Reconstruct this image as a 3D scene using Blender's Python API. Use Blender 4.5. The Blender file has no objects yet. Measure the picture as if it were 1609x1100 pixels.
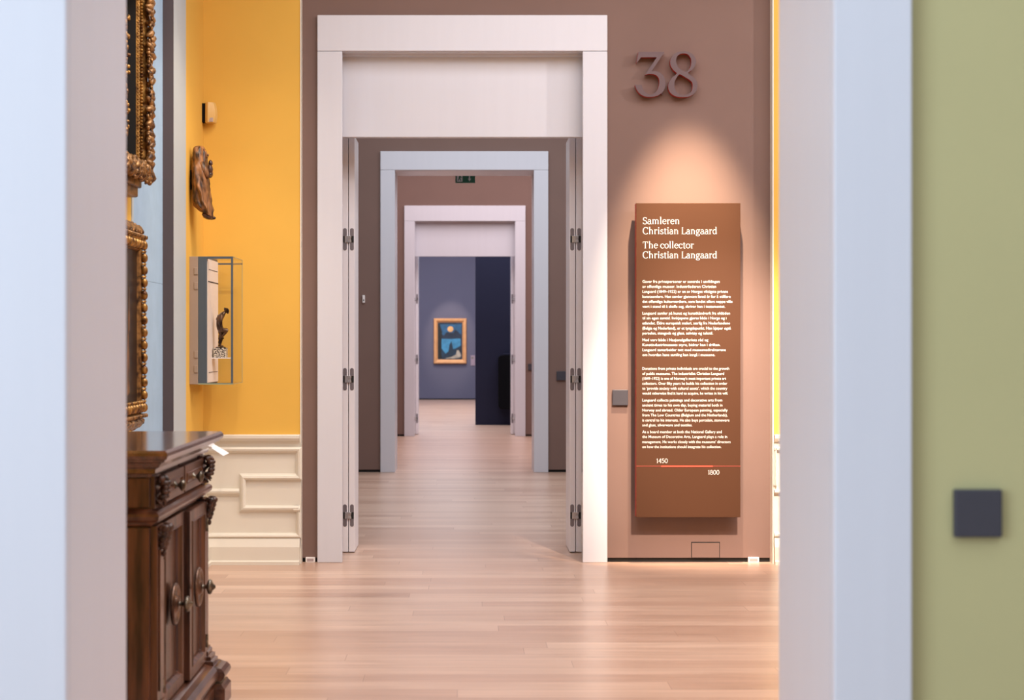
import bpy, bmesh, math, random
from mathutils import Vector, Matrix, noise
random.seed(7)
SC = bpy.context.scene
COL = SC.collection
PI = math.pi

# ---------------------------------------------------------------- camera
FPX = 2592.0                      # focal length in pixels of the 1609 px wide frame
VX, VY = 733.4, 541.0             # vanishing point of the row of doorways
EYE = 1.40
cd = bpy.data.cameras.new('camera'); cam = bpy.data.objects.new('camera', cd); COL.objects.link(cam)
cam.location = (0, 0, EYE); cam.rotation_euler = (PI/2, 0, 0)
cd.sensor_width = 36; cd.lens = FPX/1609*36
cd.shift_x = (804.5-VX)/1609; cd.shift_y = -(550-VY)/1609
cd.clip_start = 0.05; cd.clip_end = 200
cd.dof.use_dof = True; cd.dof.focus_distance = 10.4; cd.dof.aperture_fstop = 4.0
SC.camera = cam

def S(*c):                        # sRGB 0-255 to linear
    return tuple((v/255/12.92 if v/255 <= .04045 else ((v/255+.055)/1.055)**2.4) for v in c)+(1.0,)

# ---------------------------------------------------------------- world, exposure, lights
w = bpy.data.worlds.new('world'); SC.world = w; w.use_nodes = True
w.node_tree.nodes['Background'].inputs[0].default_value = (0.75, 0.85, 1.0, 1)
w.node_tree.nodes['Background'].inputs[1].default_value = 0.5
vs = SC.view_settings; vs.view_transform = 'Standard'; vs.look = 'None'; vs.gamma = 1; vs.use_curve_mapping = False
vs.exposure = 0.0

def area(name, loc, sx, sy, power, color, rot=(0, 0, 0), spread=180):
    l = bpy.data.lights.new(name, 'AREA'); l.shape = 'RECTANGLE'; l.size = sx; l.size_y = sy
    l.energy = power; l.color = color; l.spread = math.radians(spread)
    o = bpy.data.objects.new(name, l); COL.objects.link(o); o.location = loc; o.rotation_euler = rot
    return o
def spot(name, loc, target, power, color, deg, blend=.6, r=.04):
    l = bpy.data.lights.new(name, 'SPOT'); l.energy = power; l.color = color
    l.spot_size = math.radians(deg); l.spot_blend = blend; l.shadow_soft_size = r
    o = bpy.data.objects.new(name, l); COL.objects.link(o); o.location = loc
    o.rotation_euler = (Vector(target)-Vector(loc)).to_track_quat('-Z', 'Y').to_euler()
    return o

COOL = (.80, .90, 1.0); NEUT = (1.0, .94, .90); WARM = (1.0, .80, .58); PINK = (1.0, .88, .90)
area('skylight_camera_room', (0.6, 0.2, 4.7), 6.0, 5.0, 165, (.74, .87, 1.0))
area('window_light_camera_room', (-3.6, -0.3, 2.2), 3.0, 3.4, 260, (.66, .82, 1.0), rot=(0, -PI/2, 0))
area('skylight_collector_room', (1.8, 7.0, 4.7), 5.4, 4.6, 330, (.90, .93, 1.0))
area('skylight_second_room', (1.0, 14.6, 4.7), 5.4, 5.0, 285, (.85, .92, 1.0))
area('skylight_third_room', (1.0, 22.0, 4.7), 5.4, 5.0, 300, (1.0, .89, .93))
area('skylight_last_room', (-0.6, 34.0, 4.9), 8.0, 12.0, 950, (.88, .90, 1.0))
area('fill_light_last_room_entry', (0.6, 27.1, 4.9), 5.0, 2.0, 170, (.88, .90, 1.0))  # added fill, brightens the front of the navy partition
spot('spotlight_text_panel', (1.42, 9.45, 4.5), (1.41, 10.5, 1.93), 2500, (1.0, .78, .54), 26, 1.0)
spot('spotlight_brown_wall', (1.75, 6.6, 4.4), (1.60, 10.6, .82), 2800, (1.0, .80, .64), 23, .9)
spot('spotlight_from_the_right', (4.9, 8.2, 4.3), (1.3, 10.6, 2.3), 260, (1.0, .90, .84), 50, .6)
spot('spotlight_yellow_corner', (-0.7, 8.9, 4.5), (-1.68, 10.1, .9), 190, WARM, 46, .8)
spot('spotlight_yellow_wall', (-1.0, 8.6, 4.5), (-1.35, 10.5, .7), 75, WARM, 60, .8)
spot('spotlight_pictures', (0.3, 6.9, 4.5), (-1.6, 7.7, 1.8), 170, WARM, 60, .7)
spot('spotlight_cabinet', (0.9, 6.4, 4.5), (-1.1, 6.2, .6), 90, (1, .88, .78), 50, .7)
spot('spotlight_far_painting', (-0.41, 39.3, 4.7), (-.41, 41.6, 1.7), 420, WARM, 22, .6)

# ---------------------------------------------------------------- mesh helpers
class MB:
    def __init__(s): s.bm = bmesh.new()
    def box(s, x0, x1, y0, y1, z0, z1, bevel=0):
        vs_ = [s.bm.verts.new((x, y, z)) for x in (x0, x1) for y in (y0, y1) for z in (z0, z1)]
        f = [(0,1,3,2),(4,6,7,5),(0,4,5,1),(2,3,7,6),(0,2,6,4),(1,5,7,3)]
        fs = [s.bm.faces.new([vs_[i] for i in q]) for q in f]
        if bevel:
            es = list({e for q in fs for e in q.edges})
            bmesh.ops.bevel(s.bm, geom=es, offset=bevel, segments=2, affect='EDGES', profile=.6)
        return s
    def ball(s, c, r, rot=None, sub=2):
        r = r if hasattr(r, '__len__') else (r, r, r)
        m = Matrix.Translation(c) @ (rot or Matrix.Identity(4)) @ Matrix.Diagonal((*r, 1))
        bmesh.ops.create_icosphere(s.bm, subdivisions=sub, radius=1, matrix=m); return s
    def cyl(s, p0, p1, r0, r1=None, n=16):
        p0 = Vector(p0); p1 = Vector(p1); d = p1-p0
        m = Matrix.Translation((p0+p1)/2) @ d.to_track_quat('Z', 'Y').to_matrix().to_4x4()
        bmesh.ops.create_cone(s.bm, cap_ends=True, segments=n, radius1=r0, radius2=r0 if r1 is None else r1, depth=d.length, matrix=m); return s
    def lathe(s, prof, origin, axis, n=24):       # prof: (along axis, radius)
        a = Vector(axis).normalized(); q = a.to_track_quat('Z', 'Y'); o = Vector(origin)
        rings = []
        for t, r in prof:
            rings.append([s.bm.verts.new(o+q @ Vector((r*math.cos(2*PI*i/n), r*math.sin(2*PI*i/n), t))) for i in range(n)])
        for A, B in zip(rings, rings[1:]):
            for i in range(n): s.bm.faces.new((A[i], A[(i+1) % n], B[(i+1) % n], B[i]))
        for R in (rings[0], rings[-1]):
            s.bm.faces.new(R)
        return s
    def tube(s, pts, r, n=8):
        pts = [Vector(p) for p in pts]; rr = r if hasattr(r, '__len__') else [r]*len(pts)
        rings = []
        for i, p in enumerate(pts):
            t = (pts[min(i+1, len(pts)-1)]-pts[max(i-1, 0)]).normalized(); q = t.to_track_quat('Z', 'Y')
            rings.append([s.bm.verts.new(p+q @ Vector((rr[i]*math.cos(2*PI*k/n), rr[i]*math.sin(2*PI*k/n), 0))) for k in range(n)])
        for A, B in zip(rings, rings[1:]):
            for i in range(n): s.bm.faces.new((A[i], A[(i+1) % n], B[(i+1) % n], B[i]))
        s.bm.faces.new(rings[0]); s.bm.faces.new(rings[-1]); return s
    def loops(s, rings, closed=True, caps=True):
        R = [[s.bm.verts.new(p) for p in r] for r in rings]
        n = len(R[0])
        for A, B in zip(R, R[1:]):
            for i in range(n if closed else n-1): s.bm.faces.new((A[i], A[(i+1) % n], B[(i+1) % n], B[i]))
        if caps: s.bm.faces.new(R[0]); s.bm.faces.new(R[-1])
        return s
    def prism(s, poly, f0, f1):                    # poly 2D, f0/f1 map 2D -> 3D
        A = [s.bm.verts.new(f0(*p)) for p in poly]; B = [s.bm.verts.new(f1(*p)) for p in poly]; n = len(poly)
        s.bm.faces.new(A); s.bm.faces.new(B)
        for i in range(n): s.bm.faces.new((A[i], A[(i+1) % n], B[(i+1) % n], B[i]))
        return s
    def displace(s, amp, freq, seed=0):
        s.bm.normal_update()
        for v in s.bm.verts:
            v.co += v.normal*amp*noise.fractal(v.co*freq+Vector((seed, 0, 0)), 1.0, 2.0, 3)
        return s
    def build(s, name, mat, parent=None, smooth=False, bevel=0, recalc=True, angle=None):
        if recalc: bmesh.ops.recalc_face_normals(s.bm, faces=s.bm.faces)
        if parent is not None:
            off = ORG.get(parent.name, Vector((0, 0, 0)))
            bmesh.ops.translate(s.bm, verts=s.bm.verts, vec=-off)
        me = bpy.data.meshes.new(name); s.bm.to_mesh(me); s.bm.free()
        for p in me.polygons: p.use_smooth = smooth
        o = bpy.data.objects.new(name, me); COL.objects.link(o)
        for m in (mat if isinstance(mat, (list, tuple)) else [mat]): me.materials.append(m)
        if parent is not None:
            o.parent = parent; ORG[o.name] = ORG.get(parent.name, Vector((0, 0, 0)))
        if bevel:
            b = o.modifiers.new('bevel', 'BEVEL'); b.width = bevel; b.segments = 2; b.limit_method = 'ANGLE'
            b.angle_limit = math.radians(40)
        return o
ORG = {}

def tag(o, label=None, cat=None, group=None, kind=None):
    if label: o['label'] = label
    if cat: o['category'] = cat
    if group: o['group'] = group
    if kind: o['kind'] = kind
    return o
def thing(name, loc, label=None, cat=None, group=None, kind=None):
    o = bpy.data.objects.new(name, None); COL.objects.link(o); o.location = loc; o.empty_display_size = .1
    ORG[o.name] = Vector(loc)
    return tag(o, label, cat, group, kind)
def struct(o): o['kind'] = 'structure'; return o
def copy_tree(o, parent=None):
    c = o.copy(); COL.objects.link(c); c.parent = parent
    for ch in list(o.children): copy_tree(ch, c)
    return c
def at(x, y, d): return Vector(((x-VX)*d/FPX, d, EYE-(y-VY)*d/FPX))

# ---------------------------------------------------------------- materials
def mat(name, col, rough=.5, metal=0, spec=.5, noise_amt=0, nscale=20, bump=0, bscale=200, stretch=(1, 1, 1), col2=None, coat=0):
    m = bpy.data.materials.new(name); m.use_nodes = True; nt = m.node_tree; b = nt.nodes['Principled BSDF']
    b.inputs['Base Color'].default_value = col; b.inputs['Roughness'].default_value = rough
    b.inputs['Metallic'].default_value = metal; b.inputs['Specular IOR Level'].default_value = spec
    if coat: b.inputs['Coat Weight'].default_value = coat; b.inputs['Coat Roughness'].default_value = .15
    tc = nt.nodes.new('ShaderNodeTexCoord'); mp = nt.nodes.new('ShaderNodeMapping'); mp.inputs['Scale'].default_value = stretch
    nt.links.new(tc.outputs['Object'], mp.inputs[0])
    if noise_amt or col2:
        n = nt.nodes.new('ShaderNodeTexNoise'); n.inputs['Scale'].default_value = nscale; n.inputs['Detail'].default_value = 5
        nt.links.new(mp.outputs[0], n.inputs['Vector'])
        r = nt.nodes.new('ShaderNodeValToRGB'); c2 = col2 or tuple(v*(1-noise_amt) for v in col[:3])+(1,)
        r.color_ramp.elements[0].position = .35; r.color_ramp.elements[1].position = .65
        r.color_ramp.elements[0].color = c2; r.color_ramp.elements[1].color = col
        nt.links.new(n.outputs[0], r.inputs[0]); nt.links.new(r.outputs[0], b.inputs['Base Color'])
    if bump:
        n2 = nt.nodes.new('ShaderNodeTexNoise'); n2.inputs['Scale'].default_value = bscale; n2.inputs['Detail'].default_value = 3
        nt.links.new(mp.outputs[0], n2.inputs['Vector'])
        bp = nt.nodes.new('ShaderNodeBump'); bp.inputs['Strength'].default_value = bump; bp.inputs['Distance'].default_value = .002
        nt.links.new(n2.outputs[0], bp.inputs['Height']); nt.links.new(bp.outputs[0], b.inputs['Normal'])
    return m

M = {}
M['white'] = mat('white_lacquer', S(212, 212, 220), .38, noise_amt=.015, nscale=3, bump=.05, bscale=60, stretch=(8, 8, .4))
M['leaf'] = mat('white_door_lacquer', S(238, 234, 238), .35, noise_amt=.015, nscale=4)
M['brown'] = mat('brown_fabric_wall', S(127, 103, 95), .85, spec=.2, noise_amt=.05, nscale=2, bump=.3, bscale=500)
M['yellow'] = mat('yellow_fabric_wall', S(226, 178, 82), .85, spec=.2, noise_amt=.04, nscale=2, bump=.2, bscale=500)
M['green'] = mat('olive_green_wall', S(186, 178, 132), .85, spec=.2, noise_amt=.03, nscale=2)
M['blue'] = mat('blue_grey_wall', S(98, 99, 120), .85, spec=.2, noise_amt=.04, nscale=1)
M['navy'] = mat('navy_wall', S(40, 41, 62), .8, spec=.25, noise_amt=.04, nscale=1)
M['paleblue'] = mat('pale_blue_panel', S(160, 188, 214), .8, spec=.2, noise_amt=.06, nscale=8, bump=.5, bscale=25)
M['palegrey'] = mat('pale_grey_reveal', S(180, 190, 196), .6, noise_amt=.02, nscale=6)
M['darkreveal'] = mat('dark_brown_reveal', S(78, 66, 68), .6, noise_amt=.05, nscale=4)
M['cream'] = mat('cream_panelling', S(224, 217, 203), .5, noise_amt=.02, nscale=4)
M['ceiling'] = mat('white_ceiling', S(235, 235, 232), .9, noise_amt=.02, nscale=2)
M['black'] = mat('black_gap', S(14, 12, 12), .7, noise_amt=.1, nscale=10)
M['plate'] = mat('dark_grey_plastic', S(62, 60, 68), .5, noise_amt=.04, nscale=50)
M['hinge'] = mat('satin_nickel', S(140, 134, 140), .38, metal=.7, noise_amt=.05, nscale=90)
M['steel'] = mat('bright_steel', S(205, 202, 200), .25, metal=.9, noise_amt=.05, nscale=90)
M['vitrine'] = mat('blue_grey_metal', S(84, 95, 106), .4, metal=.3, noise_amt=.08, nscale=6, stretch=(10, 1, .3))
M['beige'] = mat('beige_board', S(232, 218, 206), .7, noise_amt=.02, nscale=8)
M['taupe'] = mat('taupe_metal', S(150, 134, 123), .6, noise_amt=.03, nscale=8)
M['panel'] = mat('brown_text_panel', S(76, 47, 30), .55, spec=.2, noise_amt=.03, nscale=3)
M['red'] = mat('red_edge', S(170, 48, 40), .5, noise_amt=.03, nscale=20)
M['redline'] = mat('red_line', S(222, 72, 52), .6, noise_amt=.02, nscale=20)
M['redthin'] = mat('thin_red_line', S(176, 72, 60), .6, noise_amt=.02, nscale=20)
M['digit'] = mat('mauve_brown_digit', S(96, 74, 76), .5, noise_amt=.03, nscale=10)
M['text'] = mat('white_vinyl', S(228, 224, 220), .5, noise_amt=.01, nscale=20)
M['walnut'] = mat('dark_walnut', S(108, 66, 46), .3, nscale=5, stretch=(6, 6, .6), col2=S(42, 22, 15), bump=.25, bscale=40, coat=.25)
M['walnut_h'] = mat('dark_walnut_horizontal', S(106, 66, 46), .28, nscale=5, stretch=(6, .6, 6), col2=S(60, 32, 22), bump=.2, bscale=40, coat=.3)
M['carved'] = mat('carved_dark_walnut', S(88, 54, 40), .4, nscale=30, col2=S(36, 20, 15))
M['bronze'] = mat('dark_bronze', S(124, 96, 76), .3, metal=.85, nscale=14, col2=S(34, 24, 20))
M['pewter'] = mat('aged_pewter', S(150, 140, 124), .3, metal=.85, nscale=40, col2=S(70, 62, 54))
M['escutcheon'] = mat('brown_bronze', S(128, 98, 80), .32, metal=.7, nscale=20, col2=S(72, 50, 40))
M['gold'] = mat('old_gilding', S(196, 148, 78), .38, metal=.55, nscale=28, col2=S(84, 50, 26), bump=.5, bscale=90)
M['goldwood'] = mat('worn_brown_gilding', S(170, 124, 72), .4, metal=.4, nscale=34, col2=S(50, 28, 18), bump=.5, bscale=90)
M['saint'] = mat('old_carved_wood', S(158, 106, 62), .5, nscale=11, col2=S(44, 27, 18), stretch=(4, 4, .8), bump=.8, bscale=40)
M['stone'] = bpy.data.materials.new('speckled_stone')
M['cardwhite'] = mat('white_card', S(238, 232, 230), .7, noise_amt=.01, nscale=30)
M['ink'] = mat('grey_ink', S(120, 112, 110), .7, noise_amt=.02, nscale=30)
M['lilac'] = mat('lilac_label', S(150, 134, 150), .7, noise_amt=.02, nscale=30)
M['sensor'] = mat('yellow_painted_sensor', S(216, 176, 104), .5, noise_amt=.02, nscale=30)
M['lens'] = mat('grey_sensor_lens', S(176, 160, 160), .3, noise_amt=.02, nscale=30)
M['exitgreen'] = mat('exit_sign_green', S(14, 96, 80), .4, noise_amt=.05, nscale=20)
M['exitwhite'] = mat('exit_sign_white', S(190, 205, 215), .4, noise_amt=.02, nscale=20)
M['blackbox'] = mat('matt_black', S(9, 9, 14), .75, spec=.15, noise_amt=.1, nscale=5)
M['frame_light'] = mat('pale_gilt_frame', S(214, 160, 112), .5, metal=.1, noise_amt=.15, nscale=10)
# speckled stone
def speckle():
    m = M['stone']; m.use_nodes = True; nt = m.node_tree; b = nt.nodes['Principled BSDF']; b.inputs['Roughness'].default_value = .4
    tc = nt.nodes.new('ShaderNodeTexCoord'); v = nt.nodes.new('ShaderNodeTexNoise'); v.inputs['Scale'].default_value = 130; v.inputs['Detail'].default_value = 2
    r = nt.nodes.new('ShaderNodeValToRGB'); r.color_ramp.interpolation = 'CONSTANT'
    r.color_ramp.elements[0].color = S(58, 46, 44); r.color_ramp.elements[1].position = .49; r.color_ramp.elements[1].color = S(214, 204, 186)
    nt.links.new(tc.outputs['Object'], v.inputs['Vector']); nt.links.new(v.outputs[0], r.inputs[0]); nt.links.new(r.outputs[0], b.inputs['Base Color'])
speckle()
def glass():
    m = bpy.data.materials.new('clear_glass'); m.use_nodes = True; nt = m.node_tree; nt.nodes.clear()
    o = nt.nodes.new('ShaderNodeOutputMaterial'); t = nt.nodes.new('ShaderNodeBsdfTransparent'); g = nt.nodes.new('ShaderNodeBsdfGlossy')
    g.inputs['Roughness'].default_value = .02; lw = nt.nodes.new('ShaderNodeLayerWeight'); f = nt.nodes.new('ShaderNodeMath'); f.operation = 'POWER'; f.inputs[1].default_value = 4; nt.links.new(lw.outputs['Facing'], f.inputs[0])
    f2 = f; f = nt.nodes.new('ShaderNodeMath'); f.operation = 'MULTIPLY_ADD'; f.inputs[1].default_value = .4; f.inputs[2].default_value = .008; nt.links.new(f2.outputs[0], f.inputs[0])
    mx = nt.nodes.new('ShaderNodeMixShader'); t.inputs[0].default_value = (1, 1, 1, 1)
    nt.links.new(f.outputs[0], mx.inputs[0]); nt.links.new(t.outputs[0], mx.inputs[1]); nt.links.new(g.outputs[0], mx.inputs[2]); nt.links.new(mx.outputs[0], o.inputs[0])
    return m
M['glass'] = glass()
M['glassedge'] = mat('glass_edge', S(150, 160, 130), .2, noise_amt=.05, nscale=20)
def floor_mat():
    m = bpy.data.materials.new('oak_plank_floor'); m.use_nodes = True; nt = m.node_tree; b = nt.nodes['Principled BSDF']
    L = nt.links.new; N = nt.nodes.new
    tc = N('ShaderNodeTexCoord')
    br = N('ShaderNodeTexBrick'); br.offset = 0; br.offset_frequency = 2; br.squash = 1
    br.inputs['Scale'].default_value = 1; br.inputs['Brick Width'].default_value = 2.1; br.inputs['Row Height'].default_value = .152
    br.inputs['Mortar Size'].default_value = .0011; br.inputs['Mortar Smooth'].default_value = .3; br.inputs['Bias'].default_value = 0
    br.inputs['Color1'].default_value = S(207, 176, 155); br.inputs['Color2'].default_value = S(184, 149, 129); br.inputs['Mortar'].default_value = S(140, 104, 86)
    sx = N('ShaderNodeSeparateXYZ'); L(tc.outputs['Object'], sx.inputs[0])
    dv = N('ShaderNodeMath'); dv.operation = 'DIVIDE'; dv.inputs[1].default_value = .152; L(sx.outputs['Y'], dv.inputs[0])
    fl = N('ShaderNodeMath'); fl.operation = 'FLOOR'; L(dv.outputs[0], fl.inputs[0])
    wn_ = N('ShaderNodeTexWhiteNoise'); wn_.noise_dimensions = '1D'; L(fl.outputs[0], wn_.inputs['W'])
    ma = N('ShaderNodeMath'); ma.operation = 'MULTIPLY_ADD'; ma.inputs[1].default_value = 4.7; L(wn_.outputs['Value'], ma.inputs[0]); L(sx.outputs['X'], ma.inputs[2])
    cx = N('ShaderNodeCombineXYZ'); L(ma.outputs[0], cx.inputs['X']); L(sx.outputs['Y'], cx.inputs['Y']); L(cx.outputs[0], br.inputs['Vector'])
    # second, offset brick for variation in length
    mp = N('ShaderNodeMapping'); mp.inputs['Scale'].default_value = (1.1, 13, 1); L(cx.outputs[0], mp.inputs[0])
    n = N('ShaderNodeTexNoise'); n.inputs['Scale'].default_value = 1.6; n.inputs['Detail'].default_value = 6; L(mp.outputs[0], n.inputs['Vector'])
    r = N('ShaderNodeValToRGB'); r.color_ramp.elements[0].position = .3; r.color_ramp.elements[1].position = .7
    r.color_ramp.elements[0].color = (.86, .83, .81, 1); r.color_ramp.elements[1].color = (1.08, 1.08, 1.08, 1); L(n.outputs[0], r.inputs[0])
    mx = N('ShaderNodeMix'); mx.data_type = 'RGBA'; mx.blend_type = 'MULTIPLY'; mx.inputs['Factor'].default_value = 1
    L(br.outputs['Color'], mx.inputs['A']); L(r.outputs[0], mx.inputs['B']); L(mx.outputs['Result'], b.inputs['Base Color'])
    b.inputs['Roughness'].default_value = .3; b.inputs['Specular IOR Level'].default_value = .5
    mr = N('ShaderNodeMapRange'); mr.inputs['To Min'].default_value = .24; mr.inputs['To Max'].default_value = .38; L(n.outputs[0], mr.inputs[0]); L(mr.outputs[0], b.inputs['Roughness'])
    return m
M['floor'] = floor_mat()
def art_mat(name, base, spots, scale, pos=(.5, .62)):
    return mat(name, spots, .35, nscale=scale, col2=base, stretch=(1, 1, .35))
M['old_picture'] = mat('dark_old_painting', S(120, 78, 40), .3, nscale=6, col2=S(34, 26, 22), stretch=(1, 3, 1.2))
M['dark_picture'] = mat('dark_painted_ground', S(46, 32, 26), .35, nscale=8, col2=S(24, 18, 17))

# ---------------------------------------------------------------- the rooms
D0, B0 = 3.35, 3.905
D1, B1 = 10.60, 11.08
D2, B2 = 18.05, 18.62
D3, B3 = 25.12, 25.60
D4 = 41.7
CH = 4.8
XL = -1.68
XR = 5.2
OL, OR_, OT = -.84, .783, 3.31     # opening in the wall (behind the casing)

struct(MB().box(-6.2, 6.2, -3.0, 42.0, -.1, 0).build('floor', M['floor']))
struct(MB().box(-6.2, 6.2, -3.0, 42.0, CH+.2, CH+.35).build('ceiling', M['ceiling']))
def wall(name, m, x0, x1, y0, y1, z0=0, op=(OL, OR_, OT)):
    b = MB(); b.box(x0, op[0], y0, y1, z0, CH+.2); b.box(op[1], x1, y0, y1, z0, CH+.2); b.box(op[0], op[1], y0, y1, op[2], CH+.2)
    return struct(b.build(name, m))
wall('wall_near', M['green'], -4, 6, D0, B0-.05)
wall('wall_near_reverse', M['yellow'], XL, 6, B0-.05, B0)
wall('wall_middle', M['brown'], -1.057, 1.949, D1, B1-.06, z0=.028)
wall('wall_middle_reverse', M['brown'], -4, 6, B1-.06, B1, z0=0)
wall('wall_far', M['brown'], -4, 6, D2, B2, z0=.028)
wall('wall_farther', M['brown'], -4, 6, D3, B3-.06, z0=.028)
wall('wall_farther_reverse', M['blue'], -6, 6, B3-.06, B3)
def gap(name, d, b_, x0, x1):
    g = MB(); g.box(x0, OL, d+.012, b_, 0, .028); g.box(OR_, x1, d+.012, b_, 0, .028); struct(g.build(name, M['black']))  # black strips paint in the shade of the gap under the wall
gap('gap_shade_middle', D1, B1-.06, -1.057, 1.949); gap('gap_shade_far', D2, B2, -4, 6); gap('gap_shade_farther', D3, B3-.06, -4, 6)
struct(MB().box(-6, 6, D4, D4+.2, .03, CH+.2).build('wall_rear', M['blue']))
struct(MB().box(-6, 6, D4+.01, D4+.2, 0, .03).build('gap_shade_rear', M['black']))  # black strip, painted shade of the gap below the rear wall
struct(MB().box(-4.2, -4.0, -3, D0, 0, CH+.2).build('wall_camera_room_left', M['green']))
struct(MB().box(6.0, 6.2, -3, B3, 0, CH+.2).build('wall_right', M['brown']))
struct(MB().box(-4.2, -4.0, B1, B3, 0, CH+.2).build('wall_left', M['brown']))
struct(MB().box(-6.2, -6.0, B3, D4+.2, 0, CH+.2).build('wall_last_room_left', M['blue']))
struct(MB().box(6.0, 6.2, B3, D4+.2, 0, CH+.2).build('wall_last_room_right', M['blue']))
struct(MB().box(.15, 6.0, 28.6, 28.95, 0, CH+.2).build('wall_partition', M['navy']))

# yellow side wall of the collector's room with a recessed opening
WY0, WY1 = 8.29, 9.45            # recess
yb = MB(); yb.box(XL-.3, XL, B0, WY0, 0, CH+.2); yb.box(XL-.3, XL, 9.87, 10.62, .0, CH+.2)
struct(yb.build('wall_side_yellow', M['yellow']))
struct(MB().box(XL-.3, XL, WY1+.004, 9.87, 0, CH+.2).box(XL, XL+.004, WY0-.035, WY0+.01, 0, CH).build('trim_and_glow_strip', M['palegrey']))  # casing, plus a thin pale strip standing in for daylight leaking at the edge
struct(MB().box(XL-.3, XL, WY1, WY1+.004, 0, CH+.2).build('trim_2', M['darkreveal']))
struct(MB().box(XL-.2, XL-.062, WY0, WY1, 0, 1.744).box(XL-.2, XL-.062, WY0, WY1, 1.7455, CH).build('window_1', M['paleblue']))
# yellow returns beside the brown wall (slightly proud)
YF = 10.52
struct(MB().box(XL, -1.062, YF, YF+.5, 0, CH+.2).build('wall_return_left', M['yellow']))
struct(MB().box(1.957, 6.0, YF, YF+.5, 0, CH+.2).build('wall_return_right', M['yellow']))
struct(MB().box(-1.062, -1.056, YF-.004, YF+.5, 0, CH).build('trim_3', M['cream']))
struct(MB().box(1.949, 1.957, YF-.004, YF+.5, 0, CH).build('trim_4', M['cream']))

# ---- cream wainscot
def zz(y): return EYE-(y-VY)*YF/FPX
def xx(x): return (x-VX)*YF/FPX
def sweep(bm_, prof, p0, p1, out):   # profile (out, z) swept from p0 to p1 in plan
    o = Vector((*out, 0)); a = Vector((*p0, 0)); b = Vector((*p1, 0))
    bm_.loops([[a+o*q+Vector((0, 0, z)) for q, z in prof], [b+o*q+Vector((0, 0, z)) for q, z in prof]])
ZC = .825
cap = [(0, ZC-.085), (.012, ZC-.085), (.016, ZC-.06), (.02, ZC-.045), (.042, ZC-.035), (.05, ZC-.022), (.05, ZC-.006), (.042, ZC), (0, ZC)]
base = [(0, 0), (.062, 0), (.062, .02), (.05, .028), (.05, .112), (.03, .165), (.018, .17), (0, .17)]
wn = MB(); wn.box(XL, -1.062, YF-.012, YF, .1, ZC-.05)
wn.box(XL, XL+.012, 9.87, YF, .1, ZC-.05)
sweep(wn, cap, (XL, YF), (-1.062, YF), (0, -1)); sweep(wn, cap, (XL, 9.87), (XL, YF), (1, 0))
def mould(b, x0, y0, x1, y1, wpx=11):      # pixel centre line -> raised moulding on the far wall
    X0, X1 = sorted((xx(x0), xx(x1))); Z0, Z1 = sorted((zz(y0), zz(y1))); h = wpx/2*YF/FPX
    f = YF-.012
    if abs(y0-y1) < 1:
        pr = [(0, Z0-h), (.006, Z0-h), (.012, Z0-h*.4), (.026, Z0), (.026, Z0+h*.6), (.016, Z0+h), (0, Z0+h)]
        sweep(b, pr, (X0-h*.9, f), (X1+h*.9, f), (0, -1))
    else:
        ring = lambda z: [Vector((X0+dx, f-q, z)) for dx, q in ((-h, 0), (-h, .006), (-h*.4, .012), (0, .026), (h*.6, .026), (h, .016), (h, 0))]
        b.loops([ring(Z0-h*.9), ring(Z1+h*.9)])
def mould_path(b, pts, wpx):
    P_ = [Vector((xx(x), zz(y))) for x, y in pts]; h = wpx/2*YF/FPX; prof = [(-1, 0), (-1, .007), (-.55, .012), (-.3, .022), (.3, .026), (.75, .02), (1, .012), (1, 0)]
    rings_ = []
    for i, p_ in enumerate(P_):
        d0 = (p_-P_[i-1]).normalized() if i else (P_[1]-p_).normalized(); d1 = (P_[i+1]-p_).normalized() if i < len(P_)-1 else d0
        n0 = Vector((-d0.y, d0.x)); n1 = Vector((-d1.y, d1.x)); m_ = (n0+n1).normalized(); m_ = m_/max(.3, m_.dot(n0))
        rings_.append([Vector((p_.x+m_.x*h*a, YF-.012-q, p_.y+m_.y*h*a)) for a, q in prof])
    b.loops(rings_)
mould_path(wn, [(326, 707), (470, 707), (470, 749), (382, 749), (382, 799), (470, 799)], 10)
mould_path(wn, [(328, 773), (377, 773)], 11)
mould_path(wn, [(470, 804), (470, 841), (328, 841)], 8)
mould_path(wn, [(472, 799), (462, 799)], 10)
struct(wn.build('trim_5', M['cream']))
bb = MB(); sweep(bb, base, (XL, YF), (-1.062, YF), (0, -1)); sweep(bb, base, (XL, 9.87), (XL, YF), (1, 0))
struct(bb.build('baseboard_left', M['cream']))
wr = MB(); wr.box(1.957, 3.6, YF-.012, YF, .1, ZC-.05); sweep(wr, cap, (1.957, YF), (3.6, YF), (0, -1))
for y in (706, 773, 841): mould(wr, 1219, y, 1560, y, 8)
mould(wr, 1217, 706, 1217, 760, 5)
struct(wr.build('trim_6', M['cream']))
bb = MB(); sweep(bb, base, (1.957, YF), (3.6, YF), (0, -1)); struct(bb.build('baseboard_right', M['cream']))
# baseboard for the near part of the side wall
bb = MB(); sweep(bb, base, (XL, B0), (XL, WY0-.04), (1, 0)); sweep(bb, cap, (XL, B0), (XL, WY0-.04), (1, 0)); bb.box(XL, XL+.012, B0, WY0-.04, .1, ZC-.05)
struct(bb.build('trim_7', M['cream']))
# flush floor-box hatch in the brown wall
hx0, hx1 = (1086-VX)/244.5, (1131-VX)/244.5
hp = MB(); hp.box(hx0+.004, hx1-.004, D1-.006, D1+.01, .03, .124)
hb = MB().box(hx0, hx1, D1-.001, D1+.008, .029, .130)
hr = thing('wall_hatch', ((hx0+hx1)/2, D1, .03), 'small flush brown hatch cut low in the brown wall under the text panel', 'hatch')
hp.build('cover', M['brown'], hr); hb.build('rebate', M['black'], hr)

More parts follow.
